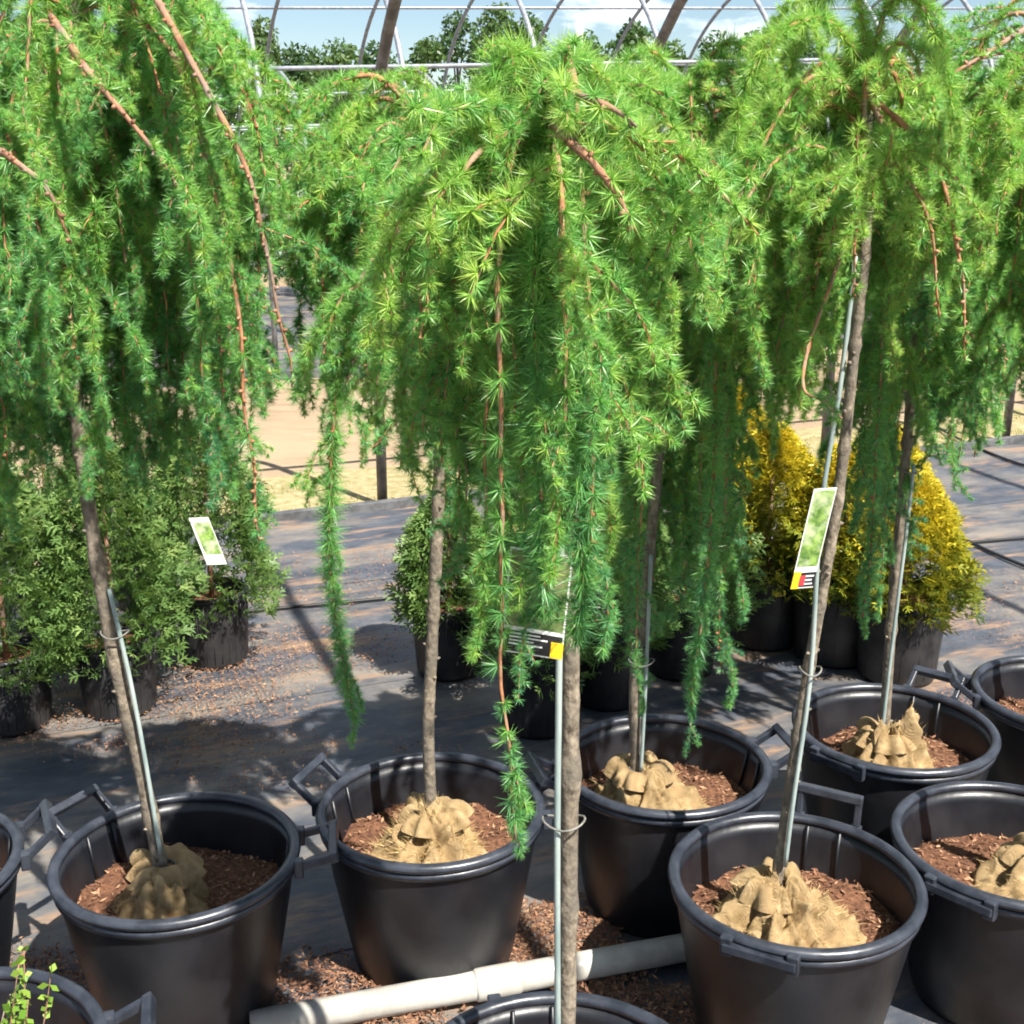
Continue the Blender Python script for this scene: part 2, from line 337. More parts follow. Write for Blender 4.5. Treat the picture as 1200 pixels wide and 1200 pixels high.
tag(MB().tube([(p[0], 6.9, -.03), (p[0], 6.9, 1.2), (p[0]+.01, 6.9, 2.27)], .021, 10).build('white_pole', M['white']), 'plain white upright pole behind the weeping larches', 'pole')

# ------------------------------------------------------------------ pots
PH, PR, PB = .345, .2325, .165
def pot_wall_prof(sc, H, r0, r1):
    return [(.001, .012), (r0-.01, .010), (r0, 0), (r0+.004, .012), (r0+(r1-r0)*.5, H*.5), (r1-.010, H-.035), (r1-.008, H-.02),
            (r1-.016, H-.010), (r1-.019, H-.04), (r0+(r1-r0)*.5-.012, H*.5), (r0-.004, .03), (.001, .03)]
def tub(name, x, y, label, handles, seed, rz=0, soil_z=.247, r1=PR, H=PH, chipn=900, tiltx=0):
    rn = random.Random(seed); root = empty(name, (x, y, .004)); tag(root, label, 'pot', 'large black tubs with handles'); r0 = r1*PB/PR
    MB().lathe(pot_wall_prof(1, H, r0, r1), 64).build('pot_wall', M['pot'], root)
    rim = []
    for k in range(15):
        a = 2*math.pi*k/14; rim.append((r1-.008+.0115*math.cos(a), H-.008+.010*math.sin(a)))
    MB().lathe(rim, 64).build('rim', M['rim'], root)
    lip = MB(); rl = r1-.004; lip.lathe([(rl-.004, H-.034), (rl+.001, H-.034), (rl+.002, H-.02), (rl-.004, H-.02)], 64).build('rim_skirt', M['rim'], root)
    for az, el, *hl in handles:
        a = R(az); er = np.array([math.cos(a), math.sin(a), 0]); et = np.array([-math.sin(a), math.cos(a), 0]); ez = np.array([0, 0, 1.])
        d = er*math.cos(R(el))+ez*math.sin(R(el)); b = er*(r1+.002)+ez*(H-.016); nn = np.cross(d, et)
        mb = MB(); hw, ln = .058, (hl[0] if hl else .066)
        def bar(c, dx, dy, dz, lx, ly, lz):
            rot = Matrix((dx, dy, dz)).transposed(); mb.box(c, (lx, ly, lz), rot)
        for sg in (-1, 1):
            bar(b+et*hw*sg+d*(ln*.5-.008), Vector(d), Vector(et), Vector(nn), ln+.008, .013, .016)
            bar(b+et*hw*sg-er*.002-ez*.004, Vector(er), Vector(et), Vector(ez), .018, .022, .036)
        bar(b+d*ln, Vector(d), Vector(et), Vector(nn), .017, hw*2+.0135, .0205)
        h = mb.build('handle', M['rim'], root, False)
        bm = h.modifiers.new('bevel', 'BEVEL'); bm.width = .0028; bm.segments = 2
        for sg in (-1, 1):               # moulded channels inside the wall
            ri = r1-.0215; rb = r0+(r1-r0)*.62-.014; e2 = et*hw*sg*.55
            MB().tube([er*ri+e2+ez*(H-.016), er*(rb)+e2+ez*(H*.66)], .0035, 6).build('moulded_rib', M['pot'], root)
    # soil
    zs = soil_z; rs = r0+(r1-r0)*(zs/H)-.012; V = [(0, 0, zs+.01)]; F = []; nr, na = 10, 40
    for i in range(1, nr+1):
        for k in range(na):
            r = rs*i/nr; a = 2*math.pi*k/na; xx, yy = r*math.cos(a), r*math.sin(a)
            V.append((xx, yy, zs+.022*noise.noise(Vector((xx*14+seed, yy*14, seed)))+.006*noise.noise(Vector((xx*60, yy*60, seed)))-.012*(i/nr)**3))
    for k in range(na): F.append((0, 1+k, 1+(k+1) % na))
    for i in range(nr-1):
        for k in range(na): a0 = 1+i*na; F.append((a0+k, a0+na+k, a0+na+(k+1) % na, a0+(k+1) % na))
    so_ = MB().add(V, F).build('soil', M['soil'], root)
    if chipn:
        r = rs*np.sqrt(rng.random(chipn)); a = rng.uniform(0, 2*math.pi, chipn); X, Y = r*np.cos(a), r*np.sin(a)
        Z = np.array([zs+.022*noise.noise(Vector((u*14+seed, v*14, seed)))-.012*(q/rs)**3 for u, v, q in zip(X, Y, r)])+rng.uniform(.001, .007, chipn)
        Vc, tt = chips(np.c_[X, Y, Z], rng.uniform(.003, .010, chipn), rng.uniform(.1, .95, chipn))
        q = quads('bark_chips', Vc, 4, M['chip'], so_, tt); q['kind'] = 'stuff'
    return root
def rim_at(px, py): q = Wz(px, py, PH); return float(q[0]), float(q[1])
POTS = {}
def addtub(k, px, py, *a, **kw): POTS[k] = rim_at(px, py); tub('plant_tub', *POTS[k], *a, **kw)
addtub('A', 207, 1000, 'black tub with flat folded burlap lump and leaning larch trunk', [(150, 38), (8, 12)], 1)
addtub('B', 505, 945, 'black tub behind the white pipe, its burlap frayed like straw', [(160, 40), (8, 35)], 2)
addtub('C', 778, 892, 'shaded black tub tucked behind the pipe with a slim upright larch', [(12, 30), (195, 30)], 3)
addtub('D', 932, 1028, 'black tub with upright wire-like back handle and crumpled burlap', [(62, 82), (243, -82, .006)], 4)
addtub('E', 1048, 850, 'black tub in front of the golden shrubs with two burlap peaks', [(52, 35), (222, -82, .006)], 5)
addtub('F', 1190, 985, 'black tub with moulded channel on its lit inner wall and reddish soil heap', [(225, -82, .006), (45, 60)], 6)
addtub('G', 1255, 812, 'black tub holding bare reddish soil next to the fabric path', [(170, 38), (-10, 38)], 7)
addtub('H', -128, 1015, 'black tub whose lone handle reaches toward the tub with flat burlap', [(25, 40), (205, 40)], 8)
addtub('I', -68, 1252, 'black tub with pale green seedlings growing over its rim', [(15, 25), (195, 25)], 9)
addtub('J', 657, 1288, 'black tub in front of the white pipe holding the tagged larch', [(100, -82, .006), (280, 30)], 10)

# ------------------------------------------------------------------ weeping larches
def needles(name, C, A, sc, tint, k, parent, L0=.0245, wid=.00070):
    n = len(C)
    if not n: return None
    C = np.repeat(C, k, 0); A = np.repeat(A, k, 0); S = np.repeat(sc, k); T = np.clip(np.repeat(tint, k)+rng.normal(0, .09, n*k), 0, 1)
    u = unit(np.cross(A, rng.normal(0, 1, A.shape))); phi = np.arccos(rng.uniform(np.cos(R(88)), np.cos(R(12)), n*k))
    d = unit(A*np.cos(phi)[:, None]+u*np.sin(phi)[:, None]); Ln = (L0*S*rng.uniform(.72, 1.15, n*k))[:, None]
    side = unit(np.cross(d, rng.normal(0, 1, d.shape)))*wid
    b = C+d*.0015; t = b+d*Ln; t[:, 2] += (-.10*Ln[:, 0]*rng.random(n*k))
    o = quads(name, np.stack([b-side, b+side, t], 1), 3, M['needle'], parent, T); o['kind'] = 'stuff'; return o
def along(P, step):
    d = np.r_[0, np.cumsum(np.linalg.norm(np.diff(P, axis=0), axis=1))]; s = np.arange(step*.5, d[-1], step)
    Q = np.stack([np.interp(s, d, P[:, i]) for i in range(3)], 1); T = np.gradient(P, axis=0); T = np.stack([np.interp(s, d, T[:, i]) for i in range(3)], 1)
    return Q, unit(T), s/d[-1] if d[-1] > 0 else s, d[-1]
def rosettes(P, step, rad, hue, dens, bare=0):
    Q, T, f, ln = along(P, step); n = len(Q); keep = (rng.random(n) < dens) & ((f > bare) | (rng.random(n) < .12)); keep[-5:] = True
    ph = np.arange(n)*2.4+rng.uniform(0, 6); u = unit(np.cross(T, np.array([.31, .52, .8]))); v = np.cross(T, u)
    rd = np.cos(ph)[:, None]*u+np.sin(ph)[:, None]*v
    A = unit(rd+T*.35+np.array([0, 0, .15])+rng.normal(0, .15, (n, 3))); C = Q+rd*rad
    sc = rng.choice([.55, .85, 1., 1.12], n)*rng.uniform(.9, 1.08, n)*(1-.35*np.clip((f-.85)/.15, 0, 1)); 
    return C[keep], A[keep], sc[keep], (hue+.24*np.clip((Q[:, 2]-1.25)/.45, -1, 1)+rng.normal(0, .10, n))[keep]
def make_spray(seed, hue):
    """a drooping side shoot along +x with its short shoots and needles, one mesh"""
    rr = np.random.default_rng(seed); V = []; F = []; MI = []; TI = []
    ln = rr.uniform(.13, .27); d = unit(np.array([1, 0, rr.uniform(-.15, .5)])); pts = [np.zeros(3)]; drop = rr.uniform(.10, .26)
    for _ in range(9): d = unit(d+np.array([0, 0, -drop])+rr.normal(0, .05, 3)); pts.append(pts[-1]+d*ln/9)
    paths = [np.array(pts)]
    for _ in range(int(ln/.045)):
        k = rr.integers(1, 8); q = unit((pts[k+1]-pts[k])+rr.normal(0, .012, 3)+np.array([0, 0, .004])); b = pts[k]; pp = [b]; m = rr.uniform(.025, .075)
        for _ in range(4): q = unit(q+np.array([0, 0, -.18])); pp.append(pp[-1]+q*m/4)
        paths.append(np.array(pp))
    C = []; A = []; S = []
    for i, p in enumerate(paths):
        mb = MB().tube(p[::3] if i == 0 else p[::2], np.linspace(.0019, .0008, 4 if i == 0 else 3), 4, False); b = len(V)
        V += mb.v; F += [tuple(j+b for j in f) for f in mb.f]; MI += [0]*len(mb.f)
        Q, T, f, l_ = along(p, .0103); n = len(Q); ph = np.arange(n)*2.4+rr.uniform(0, 6); u = unit(np.cross(T, np.array([.31, .52, .8]))); v = np.cross(T, u)
        rd = np.cos(ph)[:, None]*u+np.sin(ph)[:, None]*v
        C.append(Q+rd*.0012); A.append(unit(rd+T*.4+np.array([0, 0, .15])+rr.normal(0, .15, (n, 3)))); S.append(rr.choice([.45, .8, .95, 1.12], n)*rr.uniform(.88, 1.1, n)*(1-.3*np.clip((f-.8)/.2, 0, 1)))
        C.append(p[-1:]); A.append(unit(T[-1:])); S.append(np.array([.8]))
    C, A, S = np.concatenate(C), np.concatenate(A), np.concatenate(S); K = 44; n = len(C); nb = len(V)
    tr_ = np.repeat(hue+rr.normal(0, .13, n), K)+rr.normal(0, .08, n*K); C = np.repeat(C, K, 0); A = np.repeat(A, K, 0); S = np.repeat(S, K)
    u = unit(np.cross(A, rr.normal(0, 1, A.shape))); phi = np.arccos(rr.uniform(.03, .98, n*K)); d = unit(A*np.cos(phi)[:, None]+u*np.sin(phi)[:, None])
    side = unit(np.cross(d, rr.normal(0, 1, d.shape)))*.00072; t = C+d*(.0240*S*rr.uniform(.75, 1.12, n*K))[:, None]
    W = np.stack([C-side, C+side, t], 1).reshape(-1, 3); m = len(W)
    V += W.tolist(); F += np.arange(nb, nb+m).reshape(-1, 3).tolist(); MI += [1]*(n*K)
    me = bpy.data.meshes.new('twig'); me.from_pydata(V, [], F); me.update()
    me.materials.append(M['twig']); me.materials.append(M['needle']); me.polygons.foreach_set('material_index', np.array(MI, np.int32))
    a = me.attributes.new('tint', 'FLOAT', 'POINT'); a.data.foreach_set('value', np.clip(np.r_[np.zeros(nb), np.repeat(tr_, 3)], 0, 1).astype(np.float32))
    return me
HUES = (.08, .26, .44, .62, .80)
SPRAYS = [[make_spray(1000+10*h+k, HUES[h]) for k in range(7)] for h in range(5)]
def branch(root, P, r0, r1, hue, dens, step, K, twigs=1, bare=0, mat_=None, L0=.0245, tw_len=(.10, .32), side_drop=1.0):
    P = np.asarray(P, float); n = len(P)
    P = P+np.array([[noise.noise(Vector((p[0]*9, p[1]*9, p[2]*9+k*31)))*.011 for k in range(3)] for p in P])*np.linspace(0, 1, n)[:, None]
    rr = np.linspace(r0, r1, n)*(1+rng.normal(0, .10, n))
    loc = np.array(root.location); mb = MB().tube(P-loc, rr, 6)
    if r0 > .0045:                       # spur knobs
        Qk, Tk, fk, _l = along(P, .016)
        for q, t_, f_ in zip(Qk, Tk, fk):
            dk = unit(np.cross(t_, rng.normal(0, 1, 3))); rk = r0+(r1-r0)*f_; b_ = q-loc+dk*rk*.6; mb.tube([b_, b_+dk*.004, b_+dk*.0065], [.0034, .0028, .001], 5)
    cs = [rosettes(P, step, (r0+r1)/2, hue, dens, bare)]
    o = mb.build('branch', mat_ or M['twig'], root)
    C, A, S, Ti = [np.concatenate([c[i] for c in cs]) for i in range(4)]
    needles('needles', C-loc, A, S, Ti, K, o, L0)
    if twigs:
        Q, T, f, ln = along(P, .066/twigs)
        for q, t, ff in zip(Q, T, f):
            if ff < .10 or rng.random() > .85: continue
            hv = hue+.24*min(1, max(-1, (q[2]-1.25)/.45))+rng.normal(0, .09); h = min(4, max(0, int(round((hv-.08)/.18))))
            tw = bpy.data.objects.new('twig', SPRAYS[h][rng.integers(0, 7)]); COL.objects.link(tw); tw.parent = o; tw.location = q-loc
            tx = unit(np.array([t[0], t[1], 0])); az = math.atan2(tx[1], tx[0])+rng.normal(0, 1.0)
            k = rng.uniform(.70, 1.22)*(1-.35*ff)*(tw_len[1]/.32)**.5; tw.scale = (k, k, k); tw.rotation_euler = (rng.normal(0, .2), rng.normal(0, .18)+1.15*max(0, -t[2]-.45), az)
    return o
def burlap(root, c, kind, seed, rad, hgt, fibres=160, burl_off=(0, 0)):
    rn = random.Random(seed); nr, na = 34, 140; V = []; F = []
    for i in range(nr+1):
        f = i/nr
        for k in range(na):
            a = 2*math.pi*k/na; n1 = noise.noise(Vector((math.cos(a)*1.6+seed, math.sin(a)*1.6, f*1.2)))
            pl = math.sin(a*rn_pl(seed)+3*noise.noise(Vector((math.cos(a)*2, math.sin(a)*2+seed, f*2)))+f*2)
            r = rad*(.10+.90*f)*(1+.30*n1*f+.07*pl*f); z = hgt*((1-f)**.8*(1+.55*n1))
            if kind == 'peaks': z += hgt*.75*max(0, math.sin(a*1.0+seed))**6*math.exp(-((f-.32)/.2)**2)+hgt*.55*max(0, math.sin(a+2.4+seed))**6*math.exp(-((f-.3)/.2)**2)
            if kind == 'flat': z = hgt*(max(0, 1-f**2.2)*(.8+.25*n1))+hgt*.5*max(0, math.sin(a+seed))**4*math.exp(-((f-.45)/.2)**2)
            q = Vector((r*math.cos(a)*9, r*math.sin(a)*9, z*9+seed)); cr_ = math.sqrt(noise.noise(q*1.5)**2+.004); cr2 = noise.noise(q*5)
            amp = .026 if kind != 'flat' else .012; cr3 = math.sqrt(noise.noise(q*3.6+Vector((5, 1, 2)))**2+.006)
            z += (amp*(.55-1.9*abs(cr_))+amp*.5*(.4-1.6*abs(cr3)))*min(1, f*4+.3)+.011*pl*math.sin(math.pi*min(1, f*1.05))+.004*cr2
            r2 = r+.012*cr2+.02*cr_*f
            V.append((r2*math.cos(a), r2*math.sin(a), max(z, -.03*f)))
    for i in range(nr):
        for k in range(na): F.append((i*na+k, i*na+(k+1) % na, (i+1)*na+(k+1) % na, (i+1)*na+k))
    F.append(tuple(range(na-1, -1, -1)))
    loc = Vector(root.location); V = [Vector(v)+Vector(c)-loc for v in V]
    for v in V:
        rr_ = math.hypot(v.x, v.y)
        if rr_ > .185: v.x *= .185/rr_; v.y *= .185/rr_
    o = MB().add(V, F).build('burlap_wrap', M['burlap'], root)
    # gathered collar of cloth round the stem, tied with twine
    Vc = []; Fc = []; na2 = 84; cz = hgt*.86; tx_, ty_ = -burl_off[0], -burl_off[1]
    for i in range(9):
        f = i/8
        for k in range(na2):
            a = 2*math.pi*k/na2; pl = math.sin(a*9+seed+1.5*noise.noise(Vector((math.cos(a)*2+seed, math.sin(a)*2, 0)))); nn_ = noise.noise(Vector((math.cos(a)*1.4, math.sin(a)*1.4+seed, f)))
            r = .020+(.052*f**1.2)*(1+.35*nn_)+.009*pl*f; z = cz+.030*math.sin(f*2.5)*(1+.6*nn_)-.030*f*f+.006*pl*f
            Vc.append(Vector((tx_+r*math.cos(a), ty_+r*math.sin(a), z))+Vector(c)-loc)
    for i in range(8):
        for k in range(na2): Fc.append((i*na2+k, i*na2+(k+1) % na2, (i+1)*na2+(k+1) % na2, (i+1)*na2+k))
    MB().add(Vc, Fc).build('cloth_collar', M['burlap'], o)
    tw_ = [Vector((tx_+.021*math.cos(a), ty_+.021*math.sin(a), cz+.004*math.sin(a*1.5)+.002*j_))+Vector(c)-loc for j_, a in enumerate(np.linspace(0, 12.8, 50)/1.0)][:50]
    MB().tube([np.array(q_)-np.array([0, 0, .002*k_*.92]) for k_, q_ in enumerate(tw_)], .0017, 5).build('twine', M['tie'], o)
    n = fibres; ii = rng.integers(0, len(V), n); B = np.array([V[i] for i in ii]); cc = np.array(Vector(c)-loc)
    d = unit((B-cc)*[1, 1, .6]+rng.normal(0, .03, (n, 3))+[0, 0, .03]); s_ = unit(np.cross(d, rng.normal(0, 1, (n, 3))))*.0007
    t = B+d*rng.uniform(.008, .030, n)[:, None]
    q = quads('loose_fibres', np.stack([B-s_, B+s_, t], 1), 3, M['fibre'], o, rng.random(n)); q['kind'] = 'stuff'
    return o
def rn_pl(seed): return 7+(seed*5) % 6
def trunk_mesh(root, P, r0, r1, n=90, seed=0):
    P = spline(P, n); f = np.linspace(0, 1, n); r = r0+(r1-r0)*f; rn = random.Random(seed)
    for _ in range(20):
        c = rn.random(); r = r+rn.uniform(.0012, .0034)*np.exp(-((f-c)/.007)**2)
    loc = np.array(root.location); mb = MB().tube(P-loc, r, 14)
    for _ in range(26):                  # spur knots
        k = rn.randrange(4, n-4); a = rn.uniform(0, 6.28); d = np.array([math.cos(a), math.sin(a), .3]); b = P[k]-loc+d*r[k]*.7
        mb.tube([b, b+d*.006, b+d*.010], [.0042, .0034, .0012], 6)
    o = mb.build('trunk', M['bark'], root); return P
def tree(key, label, trunk, y, r0, r1, ends, n, rxy, rise, hue, dens, step, K_, burl, extra=(), bot=(.30, 1.0), L0=.0245, seed=0, back=.5, twigs=1.0, km=1.2):
    """trunk: pixel way-points at distance y; ends: profile of (pixel x, lowest pixel y) for the hanging tips"""
    K = int(K_*km*1.35); step = step*1.12; n = int(n*1.28)
    x0, y0 = POTS[key]; root = empty('weeping_larch', (x0, y0, .20)); tag(root, label, 'tree', 'weeping larches in black tubs')
    W = [Wy(a, b, y) for a, b in trunk]; d0 = unit(W[0]-W[1])
    if W[0][2] > .25: W[0] = W[0]+d0*((W[0][2]-.235)/max(.3, -d0[2]))     # down into the soil
    P = trunk_mesh(root, W, r0, r1, seed=seed); top = P[-1]
    if burl: burlap(root, (P[0][0]+burl[3], P[0][1]+burl[4], .240), burl[0], seed+3, burl[1]*.9, burl[2], 2*(burl[5] if len(burl) > 5 else 160), (burl[3], burl[4]))
    exs = [e[0] for e in ends]; eys = [e[1] for e in ends]
    for i in range(n):
        px = exs[0]+(exs[-1]-exs[0])*((i+.5+rng.uniform(-.4, .4))/n); pyb = np.interp(px, exs, eys)
        f = rng.uniform(*bot) if i % 5 < 2 else rng.uniform(.72, 1.0); py = 60+(pyb-60)*f
        dy = rng.uniform(-1, 1)*rxy*.8
        if rng.random() < back: dy = abs(dy)
        E = Wy(px, py, y+dy); hz = P[int(len(P)*rng.uniform(.86, .995))]
        hd = E-hz; hd[2] = 0; rs = rise*rng.uniform(.5, 1.1); dp = hz[2]-E[2]
        s = np.linspace(0, 1, 26)[:, None]; g = 1-(1-s)**2.3
        z = hz[2]+rs*np.sin(np.minimum(s*1.9, 1)*math.pi)*(1-s)-dp*s**1.7
        Q = hz+hd*g; Q[:, 2] = z[:, 0]
        off = px < -30 or px > 1230
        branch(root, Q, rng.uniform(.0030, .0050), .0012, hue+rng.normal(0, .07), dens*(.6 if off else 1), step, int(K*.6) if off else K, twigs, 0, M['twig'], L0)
    for e in extra:                      # hand-placed limbs: way-points (px, py, y), radii, needle density, bare length, twig rate
        pts = spline([Wy(*q) for q in e[0]], 34)
        full = e[3] > .94
        branch(root, pts, e[1]*.85, min(e[2], .0016) if len(e[0]) > 3 else e[2]*.7, e[6] if len(e) > 6 else hue, e[3], step*(.5 if full else 1), int(K*1.2) if full else K, e[5], e[4], M['limb'] if e[1] > .0065 else M['twig'], L0*(1.32 if full else 1), (.10, .16) if full else (.10, .32))
    return root, P
yA, yB, yC, yD, yE, yF, yG, yH, yJ = [POTS[k][1] for k in 'ABCDEFGHJ']
TR = {}
TR['J'] = tree('J', 'weeping larch with dark printed tag, grey trunk rising in front of the pipe', [(663, 1282), (667, 1000), (669, 770), (668, 600), (660, 400), (650, 230), (642, 120)], yJ, .0124, .0085,
     [(470, 400), (520, 560), (575, 800), (620, 640), (660, 720), (705, 640), (735, 420), (770, 300)], 30, .20, .10, .50, .93, .0105, 26, ('crumple', .10, .06, 0, .0), [
     ([(640, 130, yJ), (600, 180, yJ-.10), (586, 300, yJ-.13), (585, 430, yJ-.12), (588, 600, yJ-.11), (588, 760, yJ-.10), (597, 900, yJ-.10), (600, 985, yJ-.10)], .0042, .0018, .70, 0, .12),
     ([(642, 125, yJ), (664, 250, yJ-.10), (676, 420, yJ-.12), (680, 600, yJ-.12), (678, 755, yJ-.11)], .004, .0014, .96, 0, .5, .36),
     ([(642, 125, yJ), (630, 260, yJ-.10), (628, 430, yJ-.12), (634, 600, yJ-.12), (640, 730, yJ-.11)], .004, .0014, .96, 0, .5, .36),
     ([(640, 118, yJ), (655, 104, yJ-.12), (690, 114, yJ-.2), (722, 128, yJ-.22), (748, 146, yJ-.22)], .0085, .004, .45, 0, .3),
     ([(640, 130, yJ), (655, 150, yJ-.14), (690, 185, yJ-.22), (722, 228, yJ-.24), (744, 270, yJ-.24)], .0075, .003, .5, 0, .4),
     ([(640, 130, yJ), (655, 200, yJ-.12), (659, 280, yJ-.14), (661, 380, yJ-.14), (662, 520, yJ-.13), (658, 640, yJ-.12)], .005, .0016, .85, 0, .8),
     ([(642, 125, yJ), (615, 62, yJ-.03), (580, 85, yJ-.06), (550, 190, yJ-.08), (540, 330, yJ-.08)], .004, .0014, .95, 0, 1.2),
     ([(642, 125, yJ), (662, 66, yJ-.02), (692, 95, yJ-.04), (708, 190, yJ-.05), (712, 330, yJ-.05)], .004, .0014, .95, 0, 1.2),
     ([(640, 130, yJ), (560, 180, yJ-.1), (500, 260, yJ-.12), (455, 330, yJ-.08)], .005, .0016, .9, 0, 1)], L0=.0255, km=1.42, seed=1, back=.35)
TR['B'] = tree('B', 'weeping larch with long left streamer, trunk rising from straw-like burlap', [(505, 945), (502, 860), (506, 760), (513, 600), (516, 450), (512, 300), (500, 130)], yB, .0130, .009,
     [(335, 180), (362, 360), (405, 520), (450, 520), (490, 560), (540, 600), (600, 520)], 36, .26, .09, .42, .93, .0112, 24, ('crumple', .125, .10, .0, -.025, 800), [
     ([(500, 140, yB), (450, 230, yB-.15), (428, 330, yB-.2), (398, 440, yB-.2), (388, 560, yB-.2), (390, 700, yB-.2), (405, 780, yB-.2), (418, 845, yB-.2)], .006, .0016, .95, 0, .9, .56),
     ([(500, 200, yB), (468, 270, yB-.22), (425, 325, yB-.25), (392, 372, yB-.25), (372, 430, yB-.24)], .009, .003, .5, .25, .35),
     ([(515, 300, yB), (480, 350, yB-.2), (430, 400, yB-.22), (402, 455, yB-.2)], .008, .003, .6, .2, .4),
     ([(530, 330, yB-.1), (527, 415, yB-.22), (497, 440, yB-.25), (465, 490, yB-.25), (436, 528, yB-.25)], .006, .0025, .25, .7, .3),
     ([(500, 150, yB), (440, 90, yB-.05), (370, 110, yB-.1), (320, 150, yB-.1), (300, 185, yB-.1)], .006, .002, .9, 0, 1)], km=1.25, seed=2)
TR['C'] = tree('C', 'slim upright weeping larch in the shaded tub, long streamers either side', [(746, 905), (744, 800), (757, 690), (775, 500), (795, 300), (800, 110)], yC, .0125, .009,
     [(690, 640), (720, 760), (745, 800), (775, 620), (800, 720), (840, 820), (865, 560), (900, 480), (960, 420)], 38, .24, .10, .50, .93, .0115, 23, ('crumple', .125, .095, .02, -.02, 120), [
     ([(800, 110, yC), (765, 62, yC-.05), (718, 90, yC-.1), (695, 180, yC-.12), (690, 330, yC-.12)], .005, .0014, .95, 0, 1.2),
     ([(800, 110, yC), (850, 52, yC-.05), (890, 80, yC-.1), (912, 170, yC-.12), (915, 330, yC-.12)], .005, .0014, .95, 0, 1.2),
     ([(800, 120, yC), (836, 330, yC-.22), (838, 470, yC-.24), (834, 620, yC-.24), (822, 740, yC-.24), (808, 835, yC-.24)], .006, .0018, .96, 0, .9),
     ([(800, 120, yC), (848, 220, yC-.24), (858, 300, yC-.26), (862, 345, yC-.26)], .006, .003, .5, .3, .4),
     ([(800, 110, yC), (760, 85, yC-.15), (720, 105, yC-.25), (692, 170, yC-.3), (682, 300, yC-.3)], .005, .0014, .95, 0, 1.2),
     ([(800, 110, yC), (775, 100, yC-.18), (748, 140, yC-.3), (732, 220, yC-.34), (726, 340, yC-.34)], .005, .0014, .95, 0, 1.2)], km=1.3, seed=3)
TR['D'] = tree('D', 'weeping larch with leaning trunk, green photo card and crumpled burlap', [(913, 1015), (925, 930), (945, 800), (966, 680), (985, 560), (1000, 420), (1015, 270), (1018, 90)], yD, .0108, .0085,
     [(830, 330), (870, 430), (920, 470), (960, 480), (985, 400), (1020, 250), (1060, 330), (1100, 330)], 36, .24, .10, .58, .93, .0108, 25, ('crumple', .145, .10, .015, -.03, 320), [
     ([(1018, 80, yD), (965, 22, yD-.05), (905, 45, yD-.1), (868, 120, yD-.12), (850, 260, yD-.12)], .005, .0014, .95, 0, 1.2),
     ([(1018, 80, yD), (1045, 0, yD-.02), (1085, 15, yD-.06), (1108, 100, yD-.08), (1110, 240, yD-.08)], .005, .0014, .95, 0, 1.2),
     ([(1018, 80, yD), (1000, -10, yD+.03), (955, 10, yD+.1), (925, 90, yD+.12), (915, 220, yD+.12)], .005, .0014, .95, 0, 1.2),
     ([(1016, 80, yD-.03), (1012, 140, yD-.05), (1008, 220, yD-.05), (1002, 300, yD-.04), (999, 345, yD-.04)], .0055, .004, .35, .2, 0),
     ([(1018, 110, yD), (1050, 190, yD-.1), (1078, 235, yD-.14), (1096, 290, yD-.14), (1103, 370, yD-.13)], .006, .003, .25, .3, .2),
     ([(1018, 110, yD), (1080, 170, yD-.05), (1110, 230, yD-.1), (1124, 310, yD-.1), (1128, 420, yD-.1)], .006, .003, .25, .3, .2),
     ([(985, 300, yD), (950, 400, yD-.1), (940, 455, yD-.13), (962, 470, yD-.14), (985, 492, yD-.14)], .004, .002, .3, 0, .2)], km=1.36, seed=4)
TR['E'] = tree('E', 'weeping larch in front of the golden shrubs, stake tied to dark stem', [(1036, 862), (1044, 740), (1056, 600), (1066, 480), (1080, 300), (1092, 130)], yE, .0125, .009,
     [(990, 520), (1010, 660), (1035, 700), (1060, 470), (1090, 560), (1120, 600), (1150, 520), (1175, 420)], 36, .24, .09, .45, .93, .0120, 22, ('peaks', .12, .09, .01, -.015, 260), [
     ([(1092, 140, yE), (1040, 330, yE-.2), (1030, 470, yE-.22), (1022, 600, yE-.22), (1012, 728, yE-.22)], .0055, .0016, .97, 0, .8)], km=1.15, seed=5)
TR['A'] = tree('A', 'tall weeping larch with leaning trunk rising from flat folded burlap', [(185, 1000), (165, 900), (132, 760), (102, 580), (86, 440), (78, 300), (80, 120), (95, -40)], yA, .0142, .009,
     [(-60, 560), (20, 600), (80, 520), (130, 600), (180, 560), (230, 560), (275, 600), (300, 500), (322, 300)], 46, .26, .08, .38, .93, .0105, 25, ('flat', .095, .085, .0, -.035, 50), [
     ([(150, -60, yA-.1), (195, 20, yA-.2), (245, 110, yA-.25), (290, 200, yA-.27), (310, 285, yA-.27), (332, 390, yA-.26), (340, 450, yA-.25)], .0085, .0032, .30, .1, .2),
     ([(95, -20, yA), (200, 60, yA-.18), (245, 200, yA-.22), (275, 330, yA-.22), (285, 470, yA-.22), (300, 560, yA-.22), (306, 640, yA-.22)], .006, .0018, .7, 0, .6),
     ([(60, 20, yA-.1), (110, 90, yA-.3), (160, 150, yA-.33), (215, 230, yA-.33)], .008, .003, .5, .1, .6),
     ([(-40, 150, yA-.2), (10, 185, yA-.35), (60, 230, yA-.4), (85, 290, yA-.4)], .008, .004, .5, .1, .6)], km=1.3, seed=6, L0=.0255, bot=(.28, 1))
